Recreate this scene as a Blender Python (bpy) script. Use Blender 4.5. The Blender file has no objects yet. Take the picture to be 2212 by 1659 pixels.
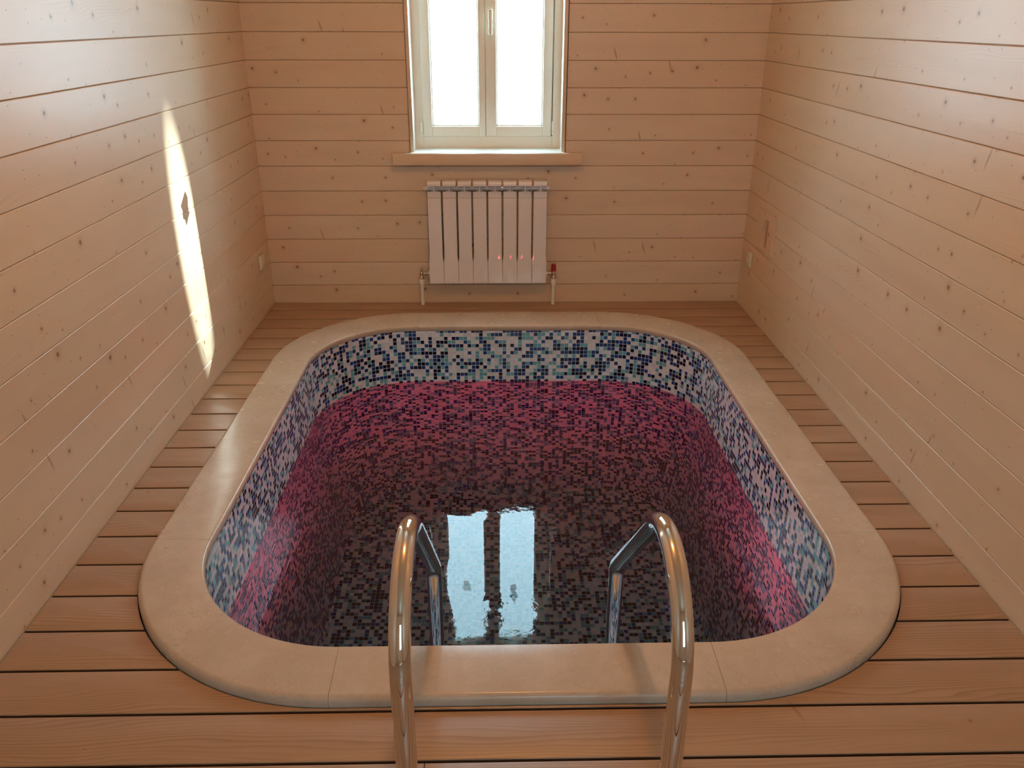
import bpy, bmesh, math, random
from mathutils import Vector, Matrix
C = bpy.context.scene
COL = C.collection
PI = math.pi
random.seed(7)

# ------------------------------------------------------------------ camera
FPX, PITCH, YAW, ROLL = 1757.707, 0.4225973, 0.0218168, -0.0024252
CAM = Vector((-0.06678, 0.0, 1.45896))
cp, sp, cy, sy, cr, sr = math.cos(PITCH), math.sin(PITCH), math.cos(YAW), math.sin(YAW), math.cos(ROLL), math.sin(ROLL)
rx = Vector((cy, -sy, 0)); fw = Vector((cp*sy, cp*cy, -sp)); up = Vector((sp*sy, sp*cy, cp))
right = rx*cr - up*sr; upv = rx*sr + up*cr
cd = bpy.data.cameras.new('camera'); cam = bpy.data.objects.new('camera', cd); COL.objects.link(cam)
cd.sensor_width = 36.0; cd.lens = FPX/2212*36.0; cd.clip_start = 0.02; cd.clip_end = 200
M = Matrix((right, upv, -fw)).transposed().to_4x4(); M.translation = CAM
cam.matrix_world = M
C.camera = cam

# ------------------------------------------------------------------ view, light
vs = C.view_settings
vs.view_transform = 'Standard'; vs.look = 'None'; vs.gamma = 1.0; vs.use_curve_mapping = False
vs.exposure = 0.0
cy_ = C.cycles
cy_.use_denoising = True
cy_.use_adaptive_sampling = True; cy_.adaptive_threshold = 0.06; cy_.adaptive_min_samples = 20
cy_.max_bounces = 12; cy_.diffuse_bounces = 5; cy_.glossy_bounces = 5; cy_.transmission_bounces = 8; cy_.transparent_max_bounces = 12
cy_.caustics_reflective = True; cy_.caustics_refractive = True
cy_.sample_clamp_indirect = 20.0
cy_.blur_glossy = 0.3

ROOM_W, DBACK, YFRONT, ZCEIL = 2.6, 4.37636, -1.3, 2.5
HW = ROOM_W/2

SKY_FRONT, SKY_REAR, SKY_RIGHT, SKY_LEFT = 20.0, 6.3, 1.7, 0.1
SKY_COLOR = (0.57, 0.87, 1.05)
w = bpy.data.worlds.new('overcast_sky'); C.world = w; w.use_nodes = True
nt = w.node_tree; nt.nodes.clear()
out = nt.nodes.new('ShaderNodeOutputWorld'); bg = nt.nodes.new('ShaderNodeBackground')
tc = nt.nodes.new('ShaderNodeTexCoord')
# sky strength raised sideways to light the side walls, lower ahead and behind
sx = nt.nodes.new('ShaderNodeSeparateXYZ'); nt.links.new(tc.outputs['Generated'], sx.inputs[0])
def wmr(v, a, b, c, d):
    m = nt.nodes.new('ShaderNodeMapRange'); m.interpolation_type = 'SMOOTHSTEP'
    nt.links.new(v, m.inputs[0])
    for k, q in enumerate((a, b, c, d)): m.inputs[k+1].default_value = q
    return m.outputs[0]
def wm(op, a, b):
    m = nt.nodes.new('ShaderNodeMath'); m.operation = op
    for k, q in enumerate((a, b)):
        if isinstance(q, (int, float)): m.inputs[k].default_value = q
        else: nt.links.new(q, m.inputs[k])
    return m.outputs[0]
fr = wmr(sx.outputs[1], -0.25, 0.25, SKY_REAR, SKY_FRONT)
lobe = wm('ADD', wmr(sx.outputs[0], 0.35, 0.8, 1.0, SKY_RIGHT), wmr(sx.outputs[0], -0.8, -0.35, SKY_LEFT, 0.0))
bg.inputs['Color'].default_value = (*SKY_COLOR, 1)
nt.links.new(wm('MULTIPLY', fr, lobe), bg.inputs['Strength'])
nt.links.new(bg.outputs['Background'], out.inputs['Surface'])

def light(name, kind, loc, energy, color, aim=None, **kw):
    d = bpy.data.lights.new(name, kind); d.energy = energy; d.color = color
    for k, v in kw.items(): setattr(d, k, v)
    o = bpy.data.objects.new(name, d); COL.objects.link(o); o.location = loc
    if aim is not None:
        o.rotation_euler = (Vector(aim)-Vector(loc)).to_track_quat('-Z', 'Y').to_euler()
    return o

WARM = (1.0, 0.45, 0.10)
LAMP = 26.0
light('ceiling_lamp', 'POINT', (0.0, 2.1, 2.38), LAMP, WARM, shadow_soft_size=0.05)

def portal(name, cx, y, cz, w_, h_, toward):
    o = light(name, 'AREA', (cx, y, cz), 1, (1, 1, 1), aim=(cx, y+toward, cz), shape='RECTANGLE', size=w_, size_y=h_)
    o.data.cycles.is_portal = True
portal('window_daylight', -0.10, DBACK+0.60, 1.63, 0.85, 1.75, -1)
portal('door_daylight', 0.35, YFRONT-0.14, 1.15, 0.95, 1.9, 1)

def glint(name, target, scale, roll, energy, ang):
    # sunlight thrown back through the window by glazing across the yard
    src = Vector((4.35, 10.25, 5.0)); t = Vector(target)
    o = light(name, 'SPOT', src, energy, (0.86, 1.0, 0.98), aim=t, spot_size=ang, spot_blend=0.75, shadow_soft_size=0.0)
    q = (t-src).to_track_quat('-Z', 'Y')
    o.rotation_euler = (q @ Matrix.Rotation(roll, 3, 'Z').to_quaternion()).to_euler()
    o.scale = scale
glint('sun_glint', (-1.3, 3.26, 0.60), (0.16, 1.0, 1.0), 0.03, 22000, math.radians(6.5))

# ------------------------------------------------------------------ material helpers
class G:
    def __init__(s, name):
        s.m = bpy.data.materials.new(name); s.m.use_nodes = True
        s.t = s.m.node_tree; s.t.nodes.clear()
        s.o = s.t.nodes.new('ShaderNodeOutputMaterial')
    def n(s, typ, **kw):
        nd = s.t.nodes.new('ShaderNode'+typ)
        for k, v in kw.items(): setattr(nd, k, v)
        return nd
    def set(s, sock, v):
        if isinstance(v, bpy.types.NodeSocket): s.t.links.new(v, sock)
        elif v is not None:
            if hasattr(sock, 'default_value') and not isinstance(v, (int, float)) and len(v) == 3 and sock.type == 'RGBA': v = (*v, 1)
            sock.default_value = v
    def math(s, op, a, b=0.0, c=0.0, clamp=False):
        nd = s.n('Math', operation=op, use_clamp=clamp)
        s.set(nd.inputs[0], a); s.set(nd.inputs[1], b); s.set(nd.inputs[2], c)
        return nd.outputs[0]
    def comb(s, x, y, z=0.0):
        nd = s.n('CombineXYZ'); s.set(nd.inputs[0], x); s.set(nd.inputs[1], y); s.set(nd.inputs[2], z); return nd.outputs[0]
    def sep(s, v):
        nd = s.n('SeparateXYZ'); s.set(nd.inputs[0], v); return nd.outputs
    def uv(s, name):
        nd = s.n('UVMap'); nd.uv_map = name; return nd.outputs[0]
    def noise(s, vec, scale=1.0, detail=2.0, rough=0.5, dist=0.0, color=False):
        nd = s.n('TexNoise'); s.set(nd.inputs['Vector'], vec); nd.inputs['Scale'].default_value = scale
        nd.inputs['Detail'].default_value = detail; nd.inputs['Roughness'].default_value = rough; nd.inputs['Distortion'].default_value = dist
        return nd.outputs['Color'] if color else nd.outputs['Fac']
    def vor(s, vec, rnd=1.0, feature='F1', dim='2D'):
        nd = s.n('TexVoronoi', feature=feature, voronoi_dimensions=dim); s.set(nd.inputs['Vector'], vec)
        nd.inputs['Scale'].default_value = 1.0; nd.inputs['Randomness'].default_value = rnd
        return nd
    def white(s, vec, dim='3D'):
        nd = s.n('TexWhiteNoise', noise_dimensions=dim)
        if dim == '1D': s.set(nd.inputs['W'], vec)
        else: s.set(nd.inputs['Vector'], vec)
        return nd.outputs['Value'], nd.outputs['Color']
    def mr(s, v, a, b, c=0.0, d=1.0, smooth=False):
        nd = s.n('MapRange', interpolation_type='SMOOTHSTEP' if smooth else 'LINEAR')
        s.set(nd.inputs[0], v); s.set(nd.inputs[1], a); s.set(nd.inputs[2], b); s.set(nd.inputs[3], c); s.set(nd.inputs[4], d)
        return nd.outputs[0]
    def mix(s, f, a, b, mode='MIX'):
        nd = s.n('Mix', data_type='RGBA', blend_type=mode)
        s.set(nd.inputs[0], f); s.set(nd.inputs[6], a); s.set(nd.inputs[7], b); return nd.outputs[2]
    def ramp(s, f, stops, interp='LINEAR'):
        nd = s.n('ValToRGB'); nd.color_ramp.interpolation = interp
        e = nd.color_ramp.elements
        while len(e) < len(stops): e.new(0.5)
        for el, (p, c) in zip(e, stops): el.position = p; el.color = (*c, 1)
        s.set(nd.inputs[0], f); return nd.outputs[0]
    def bump(s, h, strength=0.2, dist=0.01, normal=None):
        nd = s.n('Bump'); nd.inputs['Strength'].default_value = strength; nd.inputs['Distance'].default_value = dist
        s.set(nd.inputs['Height'], h)
        if normal is not None: s.set(nd.inputs['Normal'], normal)
        return nd.outputs[0]
    def bsdf(s, color, rough=0.5, metal=0.0, normal=None, **kw):
        nd = s.n('BsdfPrincipled'); s.set(nd.inputs['Base Color'], color); s.set(nd.inputs['Roughness'], rough); s.set(nd.inputs['Metallic'], metal)
        if normal is not None: s.set(nd.inputs['Normal'], normal)
        for k, v in kw.items(): s.set(nd.inputs[k.replace('_', ' ')], v)
        return nd.outputs[0]
    def done(s, shader):
        s.t.links.new(shader, s.o.inputs['Surface']); return s.m

def plain(name, color, rough=0.5, metal=0.0, **kw):
    g = G(name)
    tcn = g.n('TexCoord')
    f = g.noise(tcn.outputs['Object'], 60.0, 3)
    c = g.mix(g.mr(f, 0.3, 0.7, 0.0, 0.10), (*color, 1), tuple(x*0.8 for x in color)+(1,))
    return g.done(g.bsdf(c, rough, metal, **kw))

def wood(name, light_c, dark_c, ring_amt, knots, tone=0.16, rough=0.5, ring_mm=5.0, knot_c=(0.30, 0.135, 0.06), spec=0.35, mk=(0.44, 0.66, 0.12)):
    g = G(name)
    u, v, _ = g.sep(g.uv('UVMap')); pid, pid2, _ = g.sep(g.uv('pid'))
    po = g.math('MULTIPLY', pid, 37.0)
    # knots -----------------------------------------------------------
    def cells(cx_, cy_, off):
        vec = g.comb(g.math('ADD', g.math('MULTIPLY', u, 1/cx_), g.math('ADD', g.math('MULTIPLY', pid, 53.0), off)),
                     g.math('ADD', g.math('MULTIPLY', v, 1/cy_), g.math('FLOOR', g.math('MULTIPLY', pid2, 91.0))))
        vn = g.vor(vec, 0.85)
        d = g.math('MULTIPLY', vn.outputs['Distance'], cx_)
        return d, g.sep(vn.outputs['Color'])
    d1, c1 = cells(0.125, 0.125, 3.3)
    r1 = g.math('MULTIPLY_ADD', g.math('POWER', c1[1], 2.0), 0.0072*knots[1], 0.0032*knots[1])
    has1 = g.math('LESS_THAN', c1[0], knots[0])
    dn = g.math('ADD', d1, g.math('MULTIPLY', g.math('SUBTRACT', g.noise(g.comb(g.math('MULTIPLY', u, 90), g.math('MULTIPLY', v, 90), po), 1.0, 2), 0.5), 0.004))
    k1 = g.math('MULTIPLY', has1, g.mr(dn, g.math('MULTIPLY', r1, 0.55), r1, 1, 0, True))
    core = g.math('MULTIPLY', has1, g.mr(dn, 0.0, g.math('MULTIPLY', r1, 0.7), 1, 0, True))
    halo = g.math('MULTIPLY', has1, g.mr(d1, r1, g.math('MULTIPLY', r1, 3.2), 1, 0, True))
    d2, c2 = cells(0.075, 0.075, 11.7)
    k2 = g.math('MULTIPLY', g.math('LESS_THAN', c2[0], knots[0]*0.75), g.mr(d2, 0.0012, 0.0026, 1, 0, True))
    # spike knots: short upright brown smears
    vec3 = g.comb(g.math('ADD', g.math('MULTIPLY', u, 1/0.14), g.math('ADD', g.math('MULTIPLY', pid, 71.0), g.math('MULTIPLY', v, 2.0))), g.math('ADD', g.math('MULTIPLY', v, 1/0.9), g.math('MULTIPLY', pid2, 13.0)))
    v3 = g.vor(vec3, 0.9); c3 = g.sep(v3.outputs['Color'])
    k3 = g.math('MULTIPLY', g.math('LESS_THAN', c3[0], knots[0]*0.7), g.mr(v3.outputs['Distance'], 0.015, 0.05, 1, 0, True))
    # grain -----------------------------------------------------------
    warp = g.noise(g.comb(g.math('MULTIPLY', u, 1.1), g.math('MULTIPLY', v, 7.0), po), 1.0, 2, 0.45)
    warp2 = g.noise(g.comb(g.math('MULTIPLY', u, 8.0), g.math('MULTIPLY', v, 30.0), po), 1.0, 2)
    ringpos = g.math('ADD', v, g.math('MULTIPLY', warp, 0.16))
    ringpos = g.math('ADD', ringpos, g.math('MULTIPLY', warp2, 0.004))
    ringpos = g.math('ADD', ringpos, g.math('MULTIPLY', halo, 0.008))
    saw = g.math('FRACT', g.math('MULTIPLY', ringpos, 1000.0/ring_mm))
    ring = g.math('POWER', saw, 2.5)
    mask = g.mr(g.noise(g.comb(g.math('MULTIPLY', u, 1.6), g.math('MULTIPLY', v, 13.0), g.math('ADD', po, 9.0)), 1.0, 1), mk[0], mk[1], mk[2], 1.0, True)
    fine = g.noise(g.comb(g.math('MULTIPLY', u, 5.0), g.math('MULTIPLY', v, 420.0), po), 1.0, 2, 0.6)
    blotch = g.noise(g.comb(g.math('MULTIPLY', u, 2.6), g.math('MULTIPLY', v, 12.0), g.math('ADD', po, 4.0)), 1.0, 3)
    f = g.math('MULTIPLY', g.math('MULTIPLY', ring, mask), ring_amt)
    f = g.math('ADD', f, g.math('MULTIPLY', g.math('SUBTRACT', fine, 0.5), 0.30*ring_amt))
    f = g.math('ADD', f, g.mr(blotch, 0.35, 0.7, 0.0, tone))
    f = g.math('ADD', f, g.math('MULTIPLY', g.white(pid, '1D')[0], tone), clamp=True)
    col = g.mix(f, light_c, dark_c)
    tint = g.mix(g.white(g.math('ADD', pid, 5.0), '1D')[0], (1.0, 1.0, 1.0), (0.97, 0.91, 0.84))
    col = g.mix(1.0, col, tint, 'MULTIPLY')
    col = g.mix(g.math('MULTIPLY', halo, 0.17), col, knot_c)
    col = g.mix(g.math('MULTIPLY', k3, 0.55), col, knot_c)
    col = g.mix(g.math('MULTIPLY', k1, 0.85), col, knot_c)
    col = g.mix(g.math('MULTIPLY', core, 0.4), col, tuple(x*0.45 for x in knot_c))
    col = g.mix(g.math('MULTIPLY', k2, 0.85), col, tuple(x*0.6 for x in knot_c))
    h = g.math('ADD', g.math('MULTIPLY', fine, 0.5), g.math('MULTIPLY', ring, 0.3))
    nrm = g.bump(h, 0.05, 0.004)
    return g.done(g.bsdf(col, rough, normal=nrm, Specular_IOR_Level=spec))

MPINE = wood('pale_spruce_cladding', (0.74, 0.60, 0.455), (0.59, 0.44, 0.305), 0.5, (0.5, 1.0), rough=0.36, spec=0.6)
MDECK = wood('oiled_larch_decking', (0.52, 0.355, 0.24), (0.35, 0.21, 0.12), 0.75, (0.03, 1.0), tone=0.30, rough=0.38, ring_mm=9.0, spec=0.65, mk=(0.34, 0.58, 0.15))

def marble_mat():
    g = G('cream_marble')
    p = g.n('TexCoord').outputs['Object']
    big = g.noise(p, 6.0, 3, 0.5); mid = g.noise(p, 26.0, 3, 0.55); fine = g.noise(p, 140.0, 2, 0.5)
    col = g.mix(g.mr(big, 0.35, 0.65), (0.56, 0.475, 0.385), (0.635, 0.55, 0.46))
    col = g.mix(g.mr(mid, 0.40, 0.66, 0.0, 0.35), col, (0.50, 0.395, 0.295))
    col = g.mix(g.mr(fine, 0.45, 0.75, 0.0, 0.22), col, (0.44, 0.33, 0.235))
    vn = g.noise(p, 11.0, 4, 0.6, 0.8)
    vein = g.mr(g.math('ABSOLUTE', g.math('SUBTRACT', vn, 0.5)), 0.0, 0.008, 1.0, 0.0)
    vmask = g.mr(g.noise(p, 5.0, 2), 0.50, 0.66, 0.0, 0.55)
    col = g.mix(g.math('MULTIPLY', vein, vmask), col, (0.32, 0.20, 0.13))
    return g.done(g.bsdf(col, g.mr(mid, 0.3, 0.7, 0.22, 0.28), Specular_IOR_Level=0.4))
MMARBLE = marble_mat()

TILE = 0.0201
def mosaic_mat():
    g = G('glass_mosaic_tiles')
    u, v, _ = g.sep(g.uv('UVMap'))
    tu = g.math('MULTIPLY', u, 1/TILE); tv = g.math('MULTIPLY', v, 1/TILE)
    iu = g.math('FLOOR', tu); iv = g.math('FLOOR', tv); fu = g.math('FRACT', tu); fv = g.math('FRACT', tv)
    val, colr = g.white(g.comb(iu, iv, 0.37)); rr = g.sep(colr)
    tile = g.ramp(val, [(0.0, (0.80, 0.87, 1.0)), (0.42, (0.15, 0.50, 0.66)), (0.595, (0.012, 0.065, 0.32)), (0.80, (0.006, 0.010, 0.05))], 'CONSTANT')
    tile = g.mix(1.0, tile, g.mix(rr[1], (0.78, 0.80, 0.82), (1.0, 1.0, 1.0)), 'MULTIPLY')
    eu = g.math('MINIMUM', fu, g.math('SUBTRACT', 1.0, fu)); ev = g.math('MINIMUM', fv, g.math('SUBTRACT', 1.0, fv))
    e = g.math('MINIMUM', eu, ev)
    body = g.mr(e, 0.035, 0.06, 0, 1)
    col = g.mix(body, (0.70, 0.76, 0.86), tile)
    h = g.mr(e, 0.03, 0.13, 0, 1, True)
    wob = g.noise(g.comb(tu, tv, 0), 1.6, 1)
    nrm = g.bump(g.math('ADD', h, g.math('MULTIPLY', wob, 0.35)), 0.45, 0.002)
    return g.done(g.bsdf(col, g.math('MULTIPLY_ADD', body, -0.45, 0.6), normal=nrm, Specular_IOR_Level=0.5))
MMOSAIC = mosaic_mat()

def water_mat():
    g = G('clear_pool_water')
    p = g.n('TexCoord').outputs['Object']
    big = g.noise(p, 7.0, 2, 0.5, 0.4); sm = g.noise(p, 26.0, 3, 0.55, 0.6)
    mask = g.mr(g.noise(p, 2.3, 1), 0.46, 0.62, 0.03, 1.0, True)
    mask = g.math('MULTIPLY', mask, g.mr(g.sep(p)[1], 2.25, 2.8, 0.65, 1.5, True))
    h = g.math('MULTIPLY', g.math('MULTIPLY_ADD', sm, 0.5, big), mask)
    # ring ripples from drips
    def ringlet(cx_, cy_, r):
        s_ = g.n('VectorMath', operation='DISTANCE'); g.set(s_.inputs[0], p); s_.inputs[1].default_value = (cx_, cy_, 0)
        d = s_.outputs['Value']
        return g.math('MULTIPLY', g.math('SINE', g.math('MULTIPLY', d, 190.0)), g.mr(d, 0.0, r, 0.06, 0.0))
    h = g.math('ADD', h, ringlet(-0.054, 2.127, 0.10))
    nrm = g.bump(h, 0.022, 0.05)
    rf = g.n('BsdfRefraction'); rf.inputs['Color'].default_value = (0.35, 0.53, 0.50, 1); rf.inputs['Roughness'].default_value = 0.0; rf.inputs['IOR'].default_value = 1.333
    gl = g.n('BsdfGlossy'); gl.inputs['Color'].default_value = (1, 1, 1, 1); gl.inputs['Roughness'].default_value = 0.0
    fr = g.n('Fresnel'); fr.inputs['IOR'].default_value = 1.333
    for q in (rf, gl, fr): g.set(q.inputs['Normal'], nrm)
    mx = g.n('MixShader'); g.set(mx.inputs[0], fr.outputs[0]); g.set(mx.inputs[1], rf.outputs[0]); g.set(mx.inputs[2], gl.outputs[0])
    return g.done(mx.outputs[0])
MWATER = water_mat()

def glass_mat():
    g = G('window_glass')
    gm = g.n('NewGeometry'); dt = g.n('VectorMath', operation='DOT_PRODUCT')
    g.set(dt.inputs[0], gm.outputs['Normal']); g.set(dt.inputs[1], gm.outputs['Incoming'])
    c1 = g.math('SUBTRACT', 1.0, g.math('ABSOLUTE', dt.outputs['Value']))
    fr = g.math('MULTIPLY_ADD', g.math('POWER', c1, 5.0), 0.96, 0.04)
    tr = g.n('BsdfTransparent'); tr.inputs['Color'].default_value = (0.94, 0.97, 0.96, 1)
    gl = g.n('BsdfGlossy'); gl.inputs['Roughness'].default_value = 0.0; gl.inputs['Color'].default_value = (0.9, 0.9, 0.9, 1)
    mx = g.n('MixShader'); g.set(mx.inputs[0], fr); g.set(mx.inputs[1], tr.outputs[0]); g.set(mx.inputs[2], gl.outputs[0])
    return g.done(mx.outputs[0])
MGLASS = glass_mat()

def steel_mat():
    g = G('polished_stainless_steel')
    p = g.n('TexCoord').outputs['Object']
    f = g.noise(p, 45.0, 3)
    return g.done(g.bsdf((0.80, 0.79, 0.77), g.mr(f, 0.3, 0.7, 0.035, 0.075), 1.0))
MSTEEL = steel_mat()
MFRAME = plain('cream_window_paint', (0.86, 0.82, 0.71), 0.4)
MRAD = plain('white_radiator_enamel', (0.80, 0.78, 0.79), 0.035, Specular_IOR_Level=0.5)
MPLASTIC = plain('white_plastic_pipe', (0.80, 0.77, 0.72), 0.4)
MNICKEL = plain('nickel_plated_brass', (0.62, 0.52, 0.42), 0.28, 1.0)
MRED = plain('red_plastic_cap', (0.42, 0.012, 0.015), 0.4)
MSOCKET = plain('cream_socket_plastic', (0.72, 0.66, 0.50), 0.4)
g_ = G('grey_paper_sticker')
d_ = g_.n('BsdfDiffuse'); d_.inputs['Color'].default_value = (0.3, 0.33, 0.33, 1)
t_ = g_.n('BsdfTranslucent'); t_.inputs['Color'].default_value = (0.75, 0.8, 0.8, 1)
x_ = g_.n('MixShader'); x_.inputs[0].default_value = 0.8; g_.set(x_.inputs[1], d_.outputs[0]); g_.set(x_.inputs[2], t_.outputs[0])
MSTICK = g_.done(x_.outputs[0])
MBOUNCE = plain('bounce_white', (0.82, 0.81, 0.79), 0.8)  # white given to the outer reveal to bounce sky light onto the lining
MEDGE = plain('shaded_board_edge', (0.13, 0.065, 0.03), 0.8)  # board edges darkened by colour to stand for shade in the deck joints
MDARK = plain('dark_void', (0.05, 0.035, 0.025), 0.9)
MWHITE = plain('white_reveal', (0.86, 0.85, 0.82), 0.35)  # plain white for the lining and stool, paler than the wood casing
g_ = G('red_lamp_lens')
em = g_.n('Emission'); em.inputs['Color'].default_value = (1.0, 0.05, 0.08, 1); em.inputs['Strength'].default_value = 100.0
MREDLED = g_.done(em.outputs[0])

# ------------------------------------------------------------------ object helpers
def tag(o, label=None, cat=None, group=None, kind=None):
    if label: o['label'] = label
    if cat: o['category'] = cat
    if group: o['group'] = group
    if kind: o['kind'] = kind
    return o
def empty(name, loc=(0, 0, 0)):
    o = bpy.data.objects.new(name, None); COL.objects.link(o); o.location = loc; o.empty_display_size = 0.1
    return o
def link(name, bm, mat, parent=None, smooth=None, loc=None):
    me = bpy.data.meshes.new(name)
    bmesh.ops.recalc_face_normals(bm, faces=bm.faces[:])
    bm.to_mesh(me); bm.free()
    for m in (mat if isinstance(mat, (list, tuple)) else [mat]): me.materials.append(m)
    if smooth is not None:
        for p in me.polygons: p.use_smooth = True
        me.set_sharp_from_angle(angle=math.radians(smooth))
    o = bpy.data.objects.new(name, me); COL.objects.link(o)
    if parent is not None:
        o.parent = parent; o.matrix_parent_inverse = Matrix.Translation(-Vector(parent.location))
        if parent.parent is not None:
            pass
    if loc is not None: o.location = loc
    return o
def NB():
    bm = bmesh.new(); bm.loops.layers.uv.new('UVMap'); bm.loops.layers.uv.new('pid'); return bm
def setuv(bm, faces, fn, pid=None):
    l1 = bm.loops.layers.uv['UVMap']; l2 = bm.loops.layers.uv['pid']
    pp = pid if pid is not None else (random.random(), random.random())
    for f in faces:
        for lp in f.loops:
            lp[l1].uv = fn(lp.vert.co); lp[l2].uv = pp
def box(bm, x0, x1, y0, y1, z0, z1, bevel=0.0, seg=2):
    r = bmesh.ops.create_cube(bm, size=1.0)
    vs_ = r['verts']
    for v in vs_:
        v.co = Vector((x0+(v.co.x+.5)*(x1-x0), y0+(v.co.y+.5)*(y1-y0), z0+(v.co.z+.5)*(z1-z0)))
    fs = list({f for v in vs_ for f in v.link_faces})
    if bevel:
        es = list({e for f in fs for e in f.edges})
        rr = bmesh.ops.bevel(bm, geom=es, offset=bevel, segments=seg, affect='EDGES', profile=0.5)
        fs = [f for f in set(rr['faces']) | set(fs) if f.is_valid]
    return fs
def cyl(bm, p0, p1, r0, r1=None, n=20, caps=True):
    p0, p1 = Vector(p0), Vector(p1); r1 = r0 if r1 is None else r1
    q = (p1-p0).to_track_quat('Z', 'Y')
    rings = []
    for p, r in ((p0, r0), (p1, r1)):
        rings.append([bm.verts.new(p + q @ Vector((r*math.cos(2*PI*i/n), r*math.sin(2*PI*i/n), 0))) for i in range(n)])
    for i in range(n): bm.faces.new((rings[0][i], rings[0][(i+1) % n], rings[1][(i+1) % n], rings[1][i]))
    if caps: bm.faces.new(rings[0]); bm.faces.new(rings[1])
def lathe(bm, origin, axis, prof, n=24):
    origin = Vector(origin); q = Vector(axis).to_track_quat('Z', 'Y'); rings = []
    for r, h in prof:
        rings.append([bm.verts.new(origin + q @ Vector((max(r, 1e-5)*math.cos(2*PI*i/n), max(r, 1e-5)*math.sin(2*PI*i/n), h))) for i in range(n)])
    for a, b in zip(rings, rings[1:]):
        for i in range(n): bm.faces.new((a[i], a[(i+1) % n], b[(i+1) % n], b[i]))
    bm.faces.new(rings[0]); bm.faces.new(rings[-1])
def tube(bm, pts, r, n=28):
    pts = [Vector(p) for p in pts]; rings = []
    prev = None
    for i, p in enumerate(pts):
        t = (pts[min(i+1, len(pts)-1)]-pts[max(i-1, 0)]).normalized()
        if prev is None:
            a = t.orthogonal().normalized()
        else:
            a = (prev - t*prev.dot(t)).normalized()
        prev = a; b = t.cross(a)
        rings.append([bm.verts.new(p + a*r*math.cos(2*PI*k/n) + b*r*math.sin(2*PI*k/n)) for k in range(n)])
    for A, B in zip(rings, rings[1:]):
        for k in range(n): bm.faces.new((A[k], A[(k+1) % n], B[(k+1) % n], B[k]))
    bm.faces.new(rings[0]); bm.faces.new(rings[-1])

# ------------------------------------------------------------------ plank walls
PP, PZ0 = 0.1293823, 0.1018714
def plank_panel(bm, a0, a1, z0, z1, place, thick, shift=0.0, pids=None, seed=0):
    """boards running along a; place(a, depth, z) -> xyz, depth>0 goes into the wall"""
    i = math.floor((z0-PZ0)/PP)
    while PZ0+i*PP < z1-1e-4:
        lo, hi = PZ0+i*PP, PZ0+(i+1)*PP
        b0, b1 = max(lo, z0), min(hi, z1)
        if b1-b0 > 0.002:
            gch, gd = 0.0028, 0.0034
            prof = []
            if b0 == lo: prof += [(0.010, b0+0.0006), (gd, b0+0.0006), (0.0012, b0+gch*0.55), (0.0, b0+gch)]
            else: prof += [(0.0, b0)]
            if b1 == hi: prof += [(0.0, b1-gch), (0.0012, b1-gch*0.55), (gd, b1-0.0006), (0.010, b1-0.0006)]
            else: prof += [(0.0, b1)]
            rnd = random.Random(seed*1000+i*7+3)
            pid = (rnd.random(), rnd.random())
            A = [bm.verts.new(place(a0, d, z)) for d, z in prof]
            B = [bm.verts.new(place(a1, d, z)) for d, z in prof]
            fs = [bm.faces.new((A[k], A[k+1], B[k+1], B[k])) for k in range(len(prof)-1)]
            l1 = bm.loops.layers.uv['UVMap']; l2 = bm.loops.layers.uv['pid']
            for f in fs:
                for lp in f.loops:
                    isA = lp.vert in A
                    k = (A if isA else B).index(lp.vert)
                    lp[l1].uv = ((a0 if isA else a1)+shift, prof[k][1]-lo); lp[l2].uv = pid
        i += 1
    c = [place(a, d, z) for a in (a0, a1) for d in (0.010, thick) for z in (z0, z1)]
    v = [bm.verts.new(p) for p in c]
    fs = [bm.faces.new([v[k] for k in q]) for q in ((0, 1, 3, 2), (4, 6, 7, 5), (0, 2, 6, 4), (1, 5, 7, 3), (2, 3, 7, 6), (0, 4, 5, 1))]
    setuv(bm, fs, lambda co: (co.x+co.y, co.z % 0.1), (0.5, 0.5))

ZB = -1.75
# opening for the window in the back wall
WX0, WX1, WZ0, WZ1 = -0.507, 0.306, 0.775, 2.135
TB = 0.58
bm = NB(); pl = lambda a, d, z: (a, DBACK+d, z)
for k, (x0, x1, z0, z1) in enumerate(((-HW, WX0, -0.02, ZCEIL), (WX1, HW, -0.02, ZCEIL), (WX0, WX1, -0.02, WZ0), (WX0, WX1, WZ1, ZCEIL))):
    plank_panel(bm, x0, x1, z0, z1, pl, 0.207 if k == 3 else TB, seed=1)
fs = box(bm, -HW, HW, DBACK+0.01, DBACK+TB, ZB, -0.02); setuv(bm, fs, lambda c: (c.x, 0.05))
tag(link('wall_back', bm, MPINE), 'pale knotty spruce board wall with the window and radiator', 'wall', kind='structure')

bm = NB(); plank_panel(bm, YFRONT, DBACK+TB, -0.02, ZCEIL, lambda a, d, z: (-HW-d, a, z), 0.15, seed=2)
fs = box(bm, -HW-0.15, -HW-0.01, YFRONT, DBACK+TB, ZB, -0.02); setuv(bm, fs, lambda c: (c.y, 0.05))
tag(link('wall_left', bm, MPINE), 'pale spruce board wall on the left with a sunlight streak', 'wall', kind='structure')
bm = NB(); plank_panel(bm, YFRONT, DBACK+TB, -0.02, ZCEIL, lambda a, d, z: (HW+d, a, z), 0.15, seed=3, shift=3.1)
fs = box(bm, HW+0.01, HW+0.15, YFRONT, DBACK+TB, ZB, -0.02); setuv(bm, fs, lambda c: (c.y, 0.05))
tag(link('wall_right', bm, MPINE), 'pale spruce board wall on the right with the slotted panel', 'wall', kind='structure')
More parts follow.
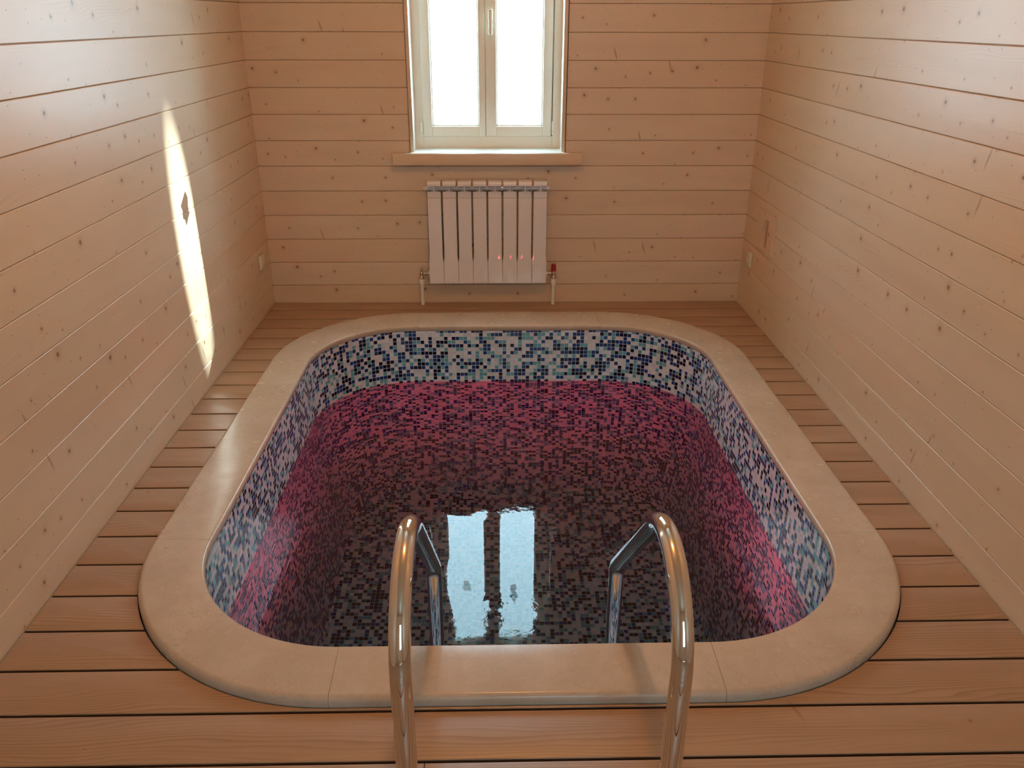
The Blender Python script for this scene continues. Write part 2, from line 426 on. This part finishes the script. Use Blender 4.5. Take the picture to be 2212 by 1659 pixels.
# wall behind the viewer with a glazed door
DX0, DX1, DZ1 = -0.1, 0.8, 2.05
bm = NB(); pl = lambda a, d, z: (a, YFRONT-d, z)
for (x0, x1, z0, z1) in ((-HW, DX0, -0.02, ZCEIL), (DX1, HW, -0.02, ZCEIL), (DX0, DX1, DZ1, ZCEIL)):
    plank_panel(bm, x0, x1, z0, z1, pl, 0.12, seed=4)
fs = box(bm, -HW, HW, YFRONT-0.12, YFRONT-0.01, ZB, -0.02); setuv(bm, fs, lambda c: (c.x, 0.05))
tag(link('wall_front', bm, MPINE), 'spruce board wall behind the viewer with a glazed door', 'wall', kind='structure')
bm = NB(); fs = box(bm, -HW-0.15, HW+0.15, YFRONT-0.12, DBACK+TB, ZCEIL, ZCEIL+0.1); setuv(bm, fs, lambda c: (c.y, c.x % 0.13))
tag(link('ceiling', bm, MPINE), 'spruce board ceiling', 'ceiling', kind='structure')
d1 = empty('door_1', ((DX0+DX1)/2, YFRONT-0.06, 0)); tag(d1, 'glazed door behind the viewer', 'door', kind='structure')
bm = NB()
for a in ((DX0, DX0+0.09, 0, DZ1), (DX1-0.09, DX1, 0, DZ1), (DX0+0.09, DX1-0.09, 0, 0.7), (DX0+0.09, DX1-0.09, DZ1-0.09, DZ1)):
    setuv(bm, box(bm, a[0], a[1], YFRONT-0.08, YFRONT-0.04, a[2], a[3]), lambda c: (c.z, c.x))
link('door_frame', bm, MPINE, d1)
bm = NB(); box(bm, DX0+0.09, DX1-0.09, YFRONT-0.062, YFRONT-0.058, 0.7, DZ1-0.09); link('door_glass', bm, MGLASS, d1)

# ------------------------------------------------------------------ pool outline
def rrect(cx_, x_half, y0, y1, r, n=20):
    """points and running length, counter-clockwise from the start of the front straight"""
    cs = [(cx_+x_half-r, y0+r, -PI/2), (cx_+x_half-r, y1-r, 0.0), (cx_-x_half+r, y1-r, PI/2), (cx_-x_half+r, y0+r, PI)]
    pts = []
    for (ax, ay, a0) in cs:
        for k in range(n+1):
            a = a0+PI/2*k/n
            pts.append(Vector((ax+r*math.cos(a), ay+r*math.sin(a), 0)))
    return pts   # per corner n+1 points
PCX = 0.004
IN = dict(x_half=0.927, y0=1.598, y1=3.912, r=0.46)
OUT = dict(x_half=1.104, y0=1.422, y1=4.130, r=0.640)
def contour(base, d, n=20):
    return rrect(PCX, base['x_half']+d, base['y0']-d, base['y1']+d, base['r']+d, n)

# ------------------------------------------------------------------ deck
HOLE = contour(OUT, 0.0035, 24)
hx = OUT['x_half']+0.0035; hy0 = OUT['y0']-0.0035; hy1 = OUT['y1']+0.0035; hr = OUT['r']+0.0035
def hole_half(y):
    if y <= hy0 or y >= hy1: return None
    if y < hy0+hr: t = hy0+hr-y
    elif y > hy1-hr: t = y-(hy1-hr)
    else: t = 0
    return hx-hr+math.sqrt(max(hr*hr-t*t, 0))
def hole_y(x, front):
    ax = abs(x-PCX)
    if ax >= hx: return None
    t = max(0, ax-(hx-hr)); k = hr-math.sqrt(max(hr*hr-t*t, 0))
    return hy0+k if front else hy1-k
def strip_polys(ya, yb, xa, xb):
    if yb <= hy0 or ya >= hy1: return [[(xa, ya), (xb, ya), (xb, yb), (xa, yb)]]
    if ya > hy0 and yb < hy1:
        ys = [ya+(yb-ya)*k/8 for k in range(9)]
        L = [(xa, ya)] + [(PCX-hole_half(y), y) for y in ys] + [(xa, yb)]
        R = [(xb, yb)] + [(PCX+hole_half(y), y) for y in reversed(ys)] + [(xb, ya)]
        return [L, R]
    front = ya <= hy0
    lim = hole_half(yb if front else ya)
    xs = [PCX-lim+2*lim*k/60 for k in range(61)]
    if front: return [[(xa, ya), (xb, ya), (xb, yb)] + [(x, min(yb, hole_y(x, True))) for x in reversed(xs)] + [(xa, yb)]]
    return [[(xa, yb), (xa, ya)] + [(x, max(ya, hole_y(x, False))) for x in xs] + [(xb, ya), (xb, yb)]]
def clipx(poly, lo, hi):
    for s, lim in ((1, lo), (-1, hi)):
        outp = []
        for i, (x, y) in enumerate(poly):
            x2, y2 = poly[(i+1) % len(poly)]
            a, b = s*(x-lim) >= 0, s*(x2-lim) >= 0
            if a: outp.append((x, y))
            if a != b:
                t = (lim-x)/(x2-x); outp.append((lim, y+(y2-y)*t))
        poly = outp
        if len(poly) < 3: return []
    return poly
Q, QOFF, GAP = 0.1419316, 0.1285397, 0.0065
bm = NB()
butts = {20: [0.325], 21: [-0.225], 16: [], 23: [0.6]}
ytop = DBACK-0.002
j = -1
while True:
    y_hi = DBACK-QOFF-j*Q; y_lo = y_hi-Q
    if y_hi < YFRONT: break
    ya, yb = max(y_lo+GAP/2, YFRONT+0.002), min(y_hi-GAP/2, ytop)
    cuts = [-HW+0.003] + sorted(butts.get(j, [])) + [HW-0.003]
    for c0, c1 in zip(cuts, cuts[1:]):
        for poly in strip_polys(ya, yb, -HW+0.003, HW-0.003):
            poly = clipx(poly, c0+(0.001 if c0 > -1 else 0), c1-(0.001 if c1 < 1 else 0))
            # drop duplicates
            pp = []
            for p in poly:
                if not pp or (abs(p[0]-pp[-1][0])+abs(p[1]-pp[-1][1])) > 1e-5: pp.append(p)
            if len(pp) < 3: continue
            f0 = bm.faces.new([bm.verts.new((x, y, 0.0)) for x, y in pp])
            ex = bmesh.ops.extrude_face_region(bm, geom=[f0])
            nv = [e for e in ex['geom'] if isinstance(e, bmesh.types.BMVert)]
            for v in nv: v.co.z = -0.027
            tops = [v for v in f0.verts]
            fs = set(f0.link_faces if hasattr(f0, 'link_faces') else [])
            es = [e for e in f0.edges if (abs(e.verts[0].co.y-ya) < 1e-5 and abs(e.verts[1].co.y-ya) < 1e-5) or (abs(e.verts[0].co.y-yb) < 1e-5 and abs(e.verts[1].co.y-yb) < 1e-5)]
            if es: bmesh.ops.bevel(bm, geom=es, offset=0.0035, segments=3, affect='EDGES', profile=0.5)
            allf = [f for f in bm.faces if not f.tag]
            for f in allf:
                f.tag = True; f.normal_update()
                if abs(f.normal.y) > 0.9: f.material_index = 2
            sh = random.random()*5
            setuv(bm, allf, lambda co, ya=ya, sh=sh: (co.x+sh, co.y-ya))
    j += 1
# dark sheet put under the boards for the unlit void in the gaps
for k in range(40):
    ya = YFRONT+(DBACK-YFRONT)*k/40; yb = YFRONT+(DBACK-YFRONT)*(k+1)/40
    for poly in strip_polys(ya, yb, -HW, HW):
        pp = []
        for p in poly:
            if not pp or (abs(p[0]-pp[-1][0])+abs(p[1]-pp[-1][1])) > 1e-5: pp.append(p)
        f = bm.faces.new([bm.verts.new((x, y, -0.06)) for x, y in pp]); f.material_index = 1
fs = box(bm, -HW, HW, YFRONT, DBACK, ZB, ZB+0.05)
for f in fs: f.material_index = 1
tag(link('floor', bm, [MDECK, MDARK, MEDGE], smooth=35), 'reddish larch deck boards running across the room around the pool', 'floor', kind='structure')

# ------------------------------------------------------------------ pool
ZW = -0.285
pool = empty('pool', (PCX, 2.76, 0))
tag(pool, 'sunken plunge pool lined with blue and white mosaic and rimmed in cream stone', 'pool')
NB_ = 20
lv = [(0.006, 0.0), (-0.30, 0.0), (-0.55, 0.0), (-0.80, -0.03), (-1.10, -0.07), (-1.40, -0.108), (-1.435, -0.114), (-1.45, -0.128)]
bm = NB(); rings = []; top = contour(IN, 0.005, NB_)
cum = [0.0]
for a, b in zip(top, top[1:]+top[:1]): cum.append(cum[-1]+(b-a).length)
for z, d in lv:
    rings.append([bm.verts.new((p.x, p.y, z)) for p in contour(IN, 0.005+d, NB_)])
l1 = bm.loops.layers.uv['UVMap']
n = len(top)
for r_, (A, B) in enumerate(zip(rings, rings[1:])):
    for i in range(n):
        k = (i+1) % n
        f = bm.faces.new((A[i], B[i], B[k], A[k]))
        for lp, (ii, zz) in zip(f.loops, ((i, lv[r_][0]), (i, lv[r_+1][0]), (i+1, lv[r_+1][0]), (i+1, lv[r_][0]))):
            lp[l1].uv = (cum[ii], zz-0.006)
f = bm.faces.new(rings[-1])
for lp in f.loops: lp[l1].uv = (lp.vert.co.x, lp.vert.co.y+7.0)
basin = link('basin', bm, MMOSAIC, pool)
for p_ in basin.data.polygons: p_.use_smooth = len(p_.vertices) == 4
# coping slabs
def coping(name, pin, pout):
    prof = []   # (s from inner edge, t from outer edge, z): offset along the inner->outer direction
    bm = NB()
    zt, ri, ro = 0.027, 0.010, 0.016
    rows = []
    for pi_, po_ in zip(pin, pout):
        dr = (po_-pi_).normalized(); L = (po_-pi_).length
        row = [(0.004, -0.003), (0.0, 0.003)]
        for k in range(6):
            a = PI/2*k/5; row.append((ri-ri*math.cos(a), zt-ri+ri*math.sin(a)))
        row += [(L*0.35, zt), (L*0.65, zt)]
        for k in range(7):
            a = PI/2*k/6; row.append((L-ro+ro*math.sin(a), zt-ro+ro*math.cos(a)))
        row += [(L, -0.018), (0.03, -0.018)]
        rows.append([bm.verts.new(pi_+dr*s+Vector((0, 0, z))) for s, z in row])
    m = len(rows[0])
    for A, B in zip(rows, rows[1:]):
        for k in range(m): bm.faces.new((A[k], A[(k+1) % m], B[(k+1) % m], B[k]))
    bm.faces.new(rows[0]); bm.faces.new(rows[-1])
    return link(name, bm, MMARBLE, pool, smooth=40)
NC = 24
ci, co_ = contour(IN, 0.0, NC), contour(OUT, 0.0, NC)
SEAM = 0.0009
def trim(p, q, d): return p+(q-p).normalized()*d
for c in range(4):
    a = ci[c*(NC+1):(c+1)*(NC+1)]; b = co_[c*(NC+1):(c+1)*(NC+1)]
    coping('coping_slab', a, b)
    n0 = ((c+1) % 4)*(NC+1)
    pa, pb, qa, qb = a[-1], ci[n0], b[-1], co_[n0]
    coping('coping_slab', [trim(pa, pb, SEAM), trim(pb, pa, SEAM)], [trim(qa, qb, SEAM), trim(qb, qa, SEAM)])
# water
bm = NB()
bm.faces.new([bm.verts.new((p.x-PCX, p.y, 0)) for p in contour(IN, 0.0045, 20)])
wat = link('pool_water', bm, MWATER, loc=(PCX, 0, ZW))
tag(wat, 'clear still water filling the mosaic pool, lit red below the surface', 'water', kind='stuff')
# submerged lamp in the wall under the ladder side
LY = IN['y0']-0.005+0.002
pl_ = empty('underwater_lamp', (0.088, LY, -0.84)); tag(pl_, 'round red underwater lamp set in the pool wall below the ladder', 'lamp')
bm = NB(); lathe(bm, (0.088, LY, -0.84), (0, 1, 0), [(0.075, 0), (0.075, 0.012), (0.070, 0.018), (0.046, 0.018), (0.043, 0.010)])
link('bezel', bm, MSTEEL, pl_, smooth=40)
bm = NB(); lathe(bm, (0.088, LY+0.006, -0.84), (0, 1, 0), [(0.042, 0), (0.042, 0.006), (0.032, 0.012), (0.010, 0.014)])
link('lens', bm, MREDLED, pl_, smooth=60)
ub = light('underwater_beam', 'SPOT', (0.088, LY+0.05, -0.82), 125, (1.0, 0.045, 0.09), aim=(0.088, LY+1.05, -0.82+0.58), spot_size=math.radians(88), spot_blend=1.0, shadow_soft_size=0.03)
ub.scale = (2.4, 1.0, 1.0)

# ------------------------------------------------------------------ ladder
lad = empty('pool_ladder', (0.006, 1.04, 0)); tag(lad, 'polished stainless steel pool ladder with two arched handrails at the near pool edge', 'pool ladder')
RT = 0.0192
def rail_path(x):
    P_ = []
    yl, r, zc = 1.04, 0.168, 0.444
    P_ += [(x, yl, z) for z in (0.004, 0.15, 0.3, 0.40)]
    for k in range(31):
        a = PI-math.radians(135)*k/30
        P_.append((x, yl+r+r*math.cos(a), zc+r*math.sin(a)))
    e = Vector(P_[-1])
    # straight slope down to the bend, then vertical
    yb, = (1.712,)
    zb = e.z-(yb-e.y)
    rf = 0.055; tl = rf*math.tan(math.radians(22.5))
    s = Vector((x, yb, zb))-Vector((0, 1, -1)).normalized()*tl
    P_ += [tuple(e.lerp(s, t)) for t in (0.33, 0.66, 1.0)]
    cen = Vector((x, yb-rf, zb-tl))
    for k in range(1, 9):
        a = math.radians(45-45*k/8)
        P_.append((x, cen.y+rf*math.cos(a), cen.z+rf*math.sin(a)))
    P_ += [(x, yb, zz) for zz in (zb-tl-0.1, -0.3, -0.6, -1.2)]
    return P_
for x in (-0.2285, 0.2415):
    bm = NB(); tube(bm, rail_path(x), RT); link('handrail', bm, MSTEEL, lad, smooth=50)
    bm = NB(); lathe(bm, (x, 1.04, 0.0005), (0, 0, 1), [(0.042, 0), (0.042, 0.006), (0.036, 0.012), (0.0225, 0.016)]); link('floor_flange', bm, MSTEEL, lad, smooth=40)
for z in (-0.42, -1.12):
    bm = NB(); box(bm, -0.215, 0.228, 1.672, 1.745, z-0.012, z+0.012, 0.006); link('tread', bm, MSTEEL, lad, smooth=40)

# ------------------------------------------------------------------ window
GY = DBACK+0.165
win = empty('window_1', (-0.1, DBACK+0.14, 0.83)); tag(win, 'cream wooden double casement window above the radiator', 'window', kind='structure')
def wbox(name, boxes, mat, parent, bevel=0.0, fn=None):
    bm = NB()
    for b in boxes:
        fs = box(bm, *b, bevel)
        horiz = (b[1]-b[0]) > (b[5]-b[4])
        setuv(bm, fs, (lambda c: (c.x, c.z*0.6+c.y)) if horiz else (lambda c: (c.z, c.x*0.6+c.y)))
    return link(name, bm, mat, parent, smooth=40 if bevel else None)
FX0, FX1, FZ0, FZ1 = -0.468, 0.273, 0.836, 2.115
y0, y1 = DBACK+0.135, DBACK+0.205
wbox('frame', [(FX0-0.03, FX0+0.026, y0, y1, FZ0-0.014, FZ1+0.02), (FX1-0.030, FX1+0.03, y0, y1, FZ0-0.014, FZ1+0.02), (FX0+0.026, FX1-0.030, y0, y1, FZ0-0.014, FZ0+0.047), (FX0+0.026, FX1-0.030, y0, y1, FZ1-0.03, FZ1+0.02)], MFRAME, win, 0.002)
wbox('frame_rebate', [(FX0+0.02, -0.428, DBACK+0.186, y1, FZ0, FZ1), (0.222, FX1-0.02, DBACK+0.186, y1, FZ0, FZ1), (-0.428, 0.222, DBACK+0.186, y1, FZ0+0.03, 0.900), (-0.428, 0.222, DBACK+0.186, y1, 2.07, FZ1), (-0.119, -0.102, DBACK+0.1855, DBACK+0.198, 0.88, 2.09)], MFRAME, win)
ty0, ty1 = y1, DBACK+TB-0.002
wbox('outer_reveal', [(WX0+0.0005, WX0+0.012, ty0+0.003, ty1, WZ0+0.001, 2.45), (WX1-0.012, WX1-0.0005, ty0+0.003, ty1, WZ0+0.001, 2.45), (WX0+0.012, WX1-0.012, ty0+0.003, ty1, WZ0+0.001, WZ0+0.06), (WX0+0.012, WX1-0.012, ty0+0.003, ty1, 2.45, 2.462)], MBOUNCE, win)
# inner lining of the reveal and the stool
wbox('casing', [(-0.503, -0.484, DBACK-0.012, DBACK+0.004, 0.822, 2.13), (0.282, 0.301, DBACK-0.012, DBACK+0.004, 0.822, 2.13), (-0.484, 0.282, DBACK-0.012, DBACK+0.004, 2.112, 2.13)], MPINE, win, 0.0015)
wbox('reveal_lining', [(-0.503, -0.4845, DBACK+0.004, y0+0.005, 0.822, 2.13), (0.2825, 0.301, DBACK+0.004, y0+0.005, 0.822, 2.13), (-0.4845, 0.2825, DBACK+0.004, y0+0.005, 2.1125, 2.13)], MWHITE, win)
wbox('sill', [(-0.592, 0.390, DBACK-0.058, DBACK-0.0005, 0.762, 0.820)], MPINE, win, 0.002)
wbox('stool', [(-0.500, 0.298, DBACK-0.050, y0+0.01, 0.8201, 0.8225)], MWHITE, win)
def sash(x0, x1, gx0, gx1, sticker, hinge_x, handle):
    zb, zt, gz0, gz1 = 0.884, 2.086, 0.934, 2.032
    ys0, ys1 = DBACK+0.125, DBACK+0.185
    s_ = wbox('sash', [(x0, gx0, ys0, ys1, zb, zt), (gx1, x1, ys0, ys1, zb, zt), (gx0, gx1, ys0, ys1, zb, gz0), (gx0, gx1, ys0, ys1, gz1, zt)], MFRAME, win, 0.0025)
    b = 0.007
    bm = NB()
    for q in ((gx0, gx0+b, gz0, gz1), (gx1-b, gx1, gz0, gz1), (gx0, gx1, gz0, gz0+b), (gx0, gx1, gz1-b, gz1)):
        box(bm, q[0], q[1], ys0+0.018, GY, q[2], q[3], 0.002)
    sub(link('glazing_bead', bm, MFRAME), s_)
    bm = NB(); box(bm, gx0-0.004, gx1+0.004, GY, GY+0.004, gz0-0.004, gz1+0.004); sub(link('glass_pane', bm, MGLASS), s_)
    bm = NB(); outl = sticker
    vs0 = [bm.verts.new((x, GY-0.0008, z)) for x, z in outl]; f0 = bm.faces.new(vs0)
    ex = bmesh.ops.extrude_face_region(bm, geom=[f0])
    for v in ex['geom']:
        if isinstance(v, bmesh.types.BMVert): v.co.y = GY-0.0002
    sub(link('sticker', bm, MSTICK), s_)
    for zc in (0.905, 1.94):
        bm = NB()
        cyl(bm, (hinge_x, ys0-0.004, zc-0.010), (hinge_x, ys0-0.004, zc+0.001), 0.0075); cyl(bm, (hinge_x, ys0-0.004, zc+0.003), (hinge_x, ys0-0.004, zc+0.055), 0.0075)
        sub(link('hinge', bm, MFRAME, smooth=40), s_)
    if handle:
        hx_, hz_ = handle
        bm = NB(); yy = ys0-0.0005
        ring = []
        for k in range(32):
            a = 2*PI*k/32
            ring.append((hx_+0.0145*math.cos(a), hz_+(0.020 if math.sin(a) > 0 else -0.020)+0.0145*math.sin(a)))
        A = [bm.verts.new((x, yy, z)) for x, z in ring]; B = [bm.verts.new((x, yy-0.008, z)) for x, z in ring]
        Cc = [bm.verts.new((hx_+(x-hx_)*0.8, yy-0.011, hz_+(z-hz_)*0.92)) for x, z in ring]
        for P0, P1 in ((A, B), (B, Cc)):
            for k in range(32): bm.faces.new((P0[k], P0[(k+1) % 32], P1[(k+1) % 32], P1[k]))
        bm.faces.new(Cc); bm.faces.new(A)
        cyl(bm, (hx_, yy-0.008, hz_+0.012), (hx_, yy-0.038, hz_+0.012), 0.009, 0.0085)
        fs = box(bm, hx_-0.0095, hx_+0.0095, yy-0.048, yy-0.034, hz_-0.098, hz_+0.022, 0.005, 3)
        sub(link('handle', bm, MFRAME, smooth=40), s_)
    return s_
def sub(o, parent):
    o.parent = parent; o.matrix_parent_inverse = parent.matrix_world.inverted() if False else Matrix()
    return o
# sash meshes are authored in world space: their own frame sits at the world origin through the parent inverse
sash(-0.442, -0.1115, -0.394, -0.1465, [(-0.298, 1.495), (-0.262, 1.488), (-0.258, 1.512), (-0.246, 1.528), (-0.252, 1.548), (-0.244, 1.570), (-0.290, 1.574), (-0.302, 1.54), (-0.294, 1.52)], -0.452, None)
sash(-0.1095, 0.236, -0.054, 0.190, [(0.024, 1.535), (0.062, 1.524), (0.068, 1.610), (0.028, 1.626)], 0.246, (-0.083, 1.478))

# ------------------------------------------------------------------ radiator
RX0, RP, RF = -0.4225, 0.0793, 4.286
rad = empty('radiator', (-0.105, 4.32, 0.137)); tag(rad, 'white sectional aluminium radiator hanging under the window', 'radiator')
def section_bm():
    bm = NB(); zb, zp, zr, zc_, zt = 0.137, 0.599, 0.632, 0.6575, 0.684
    # front panel, gently bowed, wider at the foot
    nx = 10; zs = [zb, 0.262, 0.274, 0.30, zp]; hw = [0.0388, 0.0388, 0.0362, 0.0345, 0.0345]
    fr = [[bm.verts.new((h_*(2*i/nx-1), 0.0007*(2*i/nx-1)**2, z)) for i in range(nx+1)] for z, h_ in zip(zs, hw)]
    bk = [[bm.verts.new((h_*(2*i/nx-1), 0.0075, z)) for i in range(nx+1)] for z, h_ in zip(zs, hw)]
    for S, flip in ((fr, 0), (bk, 1)):
        for A, B in zip(S, S[1:]):
            for i in range(nx): bm.faces.new((A[i], A[i+1], B[i+1], B[i]))
    for i in (0, nx):
        for k in range(len(zs)-1): bm.faces.new((fr[k][i], fr[k+1][i], bk[k+1][i], bk[k][i]))
    for k in (0, -1):
        for i in range(nx): bm.faces.new((fr[k][i], fr[k][i+1], bk[k][i+1], bk[k][i]))
    # web, water core and rear fin
    box(bm, -0.0022, 0.0022, 0.002, 0.030, zb, zc_); box(bm, -0.016, 0.016, 0.022, 0.052, zb+0.02, zr)
    box(bm, -0.022, 0.022, 0.060, 0.064, zb+0.015, zr); box(bm, -0.0022, 0.0022, 0.05, 0.064, zb+0.02, zr)
    for s_ in (-1, 1): box(bm, min(s_*0.0330, s_*0.0344), max(s_*0.0330, s_*0.0344), 0.006, 0.060, zb+0.004, zp)
    # recessed strip under the grille opening and its ledge
    box(bm, -0.0345, 0.0345, 0.010, 0.014, zp-0.004, zr); box(bm, -0.0345, 0.0345, 0.002, 0.014, zr-0.003, zr)
    box(bm, -0.0345, 0.0345, 0.002, 0.014, zp-0.003, zp)
    # cap with rounded front
    prof = [(0.004, zc_), (0.0, zc_+0.004), (0.0, zt-0.014)]
    for k in range(6): a = PI/2*k/5; prof.append((0.014-0.014*math.cos(a), zt-0.014+0.014*math.sin(a)))
    prof += [(0.066, zt), (0.066, zc_)]
    A = [bm.verts.new((-0.0345, y, z)) for y, z in prof]; B = [bm.verts.new((0.0345, y, z)) for y, z in prof]
    for k in range(len(prof)): bm.faces.new((A[k], A[(k+1) % len(prof)], B[(k+1) % len(prof)], B[k]))
    bm.faces.new(A); bm.faces.new(B)
    # collectors
    for zc in (0.642, 0.178):
        cyl(bm, (-RP/2+0.0003, 0.048, zc), (RP/2-0.0003, 0.048, zc), 0.0135, n=24)
    lathe(bm, (-RP/2, 0.048, 0.642), (1, 0, 0), [(0.0150, -0.002), (0.0150, 0.002)])
    return bm
first = None
for k in range(8):
    loc = Vector((RX0+RP*(k+0.5), RF, 0))
    if first is None:
        first = link('section', section_bm(), MRAD, smooth=35); o = first
    else:
        o = first.copy(); COL.objects.link(o)
    o.parent = rad; o.matrix_parent_inverse = Matrix.Translation(-Vector(rad.location)); o.location = loc
for s, x in ((-1, RX0), (1, RX0+8*RP)):
    for z, nm in ((0.642, 'air_valve'), (0.178, 'end_plug')):
        bm = NB(); ax = (s, 0, 0)
        if nm == 'air_valve':
            lathe(bm, (x, RF+0.048, z), ax, [(0.015, -0.001), (0.015, 0.006), (0.007, 0.007), (0.006, 0.014), (0.009, 0.015), (0.009, 0.019), (0.003, 0.020)])
            cyl(bm, (x+s*0.011, RF+0.048, z-0.012), (x+s*0.011, RF+0.048, z+0.012), 0.003)
        else:
            lathe(bm, (x, RF+0.048, z), ax, [(0.017, -0.001), (0.017, 0.006), (0.010, 0.007), (0.010, 0.010)])
        link(nm, bm, MRAD, rad, smooth=40)

def heating_pipe(x, s, label, capped):
    Y = RF+0.048
    t = empty('heating_pipe', (x, Y, 0)); tag(t, label, 'pipe', 'pipes feeding the radiator')
    bm = NB(); cyl(bm, (x, Y, -0.026), (x, Y, 0.122), 0.0098, n=24); link('pipe', bm, MPLASTIC, t, smooth=40)
    bm = NB(); lathe(bm, (x, Y, 0), (0, 0, 1), [(0.0100, 0.108), (0.0135, 0.110), (0.0145, 0.120), (0.0145, 0.123), (0.0165, 0.1245), (0.0165, 0.146), (0.0155, 0.148), (0.006, 0.148)], 24)
    link('coupling', bm, MPLASTIC, t, smooth=40)
    bm = NB(); xe = RX0-0.010 if s < 0 else RX0+8*RP+0.010
    lathe(bm, (x, Y, 0), (0, 0, 1), [(0.0125, 0.1475), (0.0135, 0.150), (0.0135, 0.157), (0.0100, 0.162), (0.0085, 0.170), (0.0105, 0.178), (0.0095, 0.186), (0.0075, 0.190)], 20)
    lathe(bm, (x, Y, 0.178), (-s, 0, 0), [(0.006, 0.004), (0.006, 0.016), (0.0125, 0.017), (0.0125, abs(x-xe)-0.008), (0.009, abs(x-xe)-0.007), (0.009, abs(x-xe)-0.0005)], 8)
    v = link('valve', bm, MNICKEL, t, smooth=40)
    if capped:
        bm = NB(); lathe(bm, (x, Y, 0), (0, 0, 1), [(0.0125, 0.1905), (0.0145, 0.193), (0.0130, 0.200), (0.0120, 0.212), (0.0120, 0.226), (0.0105, 0.229), (0.004, 0.2295)], 24)
        c = link('valve_cap', bm, MRED, smooth=40); c['label'] = 'red valve cap'; c.parent = v
    else:
        bm = NB(); lathe(bm, (x, Y, 0), (0, 0, 1), [(0.0065, 0.1905), (0.0065, 0.203), (0.0035, 0.206)], 16)
        box(bm, x-0.002, x+0.010, Y-0.004, Y+0.004, 0.203, 0.213, 0.0015)
        c = link('valve_spindle', bm, MNICKEL, smooth=40); c.parent = v
heating_pipe(-0.470, -1, 'white plastic pipe with bare nickel valve at the left foot of the radiator', False)
heating_pipe(0.255, 1, 'white plastic pipe with red capped valve at the right foot of the radiator', True)

# ------------------------------------------------------------------ slotted panel and sockets on the side walls
vp = empty('vent_panel', (HW, 4.02, 0.48)); tag(vp, 'small spruce cover panel with a narrow upright slot on the right wall', 'vent')
bm = NB(); xs0, xs1 = HW-0.012, HW-0.0005
yA, yB, zA, zB_ = 3.887, 4.150, 0.385, 0.578
sA, sB, s0, s1 = 3.966, 4.024, 0.408, 0.546
for b in ((yA, sA, zA, zB_), (sB, yB, zA, zB_), (sA, sB, zA, s0), (sA, sB, s1, zB_)):
    fs = box(bm, xs0, xs1, b[0], b[1], b[2], b[3]); setuv(bm, fs, lambda c: (c.y, c.z-0.38), (0.31, 0.77))
link('cover', bm, MPINE, vp)
bm = NB(); fs = box(bm, HW-0.003, HW-0.0006, sA, sB, s0, s1); setuv(bm, fs, lambda c: (c.y, c.z), (0.9, 0.2))
link('slot_back', bm, MDECK, vp)
def socket(s, y0, y1, z0, z1, label):
    x = s*HW; t = empty('wall_socket', (x, (y0+y1)/2, (z0+z1)/2)); tag(t, label, 'socket', 'small sockets near the back corners')
    bm = NB(); box(bm, min(x-s*0.014, x-s*0.0005), max(x-s*0.014, x-s*0.0005), y0, y1, z0, z1, 0.003); link('faceplate', bm, MSOCKET, t, smooth=40)
    bm = NB(); cy0, cz0 = (y0+y1)/2, (z0+z1)/2
    lathe(bm, (x-s*0.0135, cy0, cz0), (-s, 0, 0), [(0.021, 0), (0.021, 0.002), (0.018, 0.0025), (0.017, 0.001)]); link('outlet', bm, MSOCKET, t, smooth=40)
socket(1, 4.185, 4.252, 0.248, 0.328, 'cream plastic socket low on the right wall below the slotted panel')
socket(-1, 4.160, 4.227, 0.250, 0.325, 'cream plastic socket low on the left wall near the back corner')
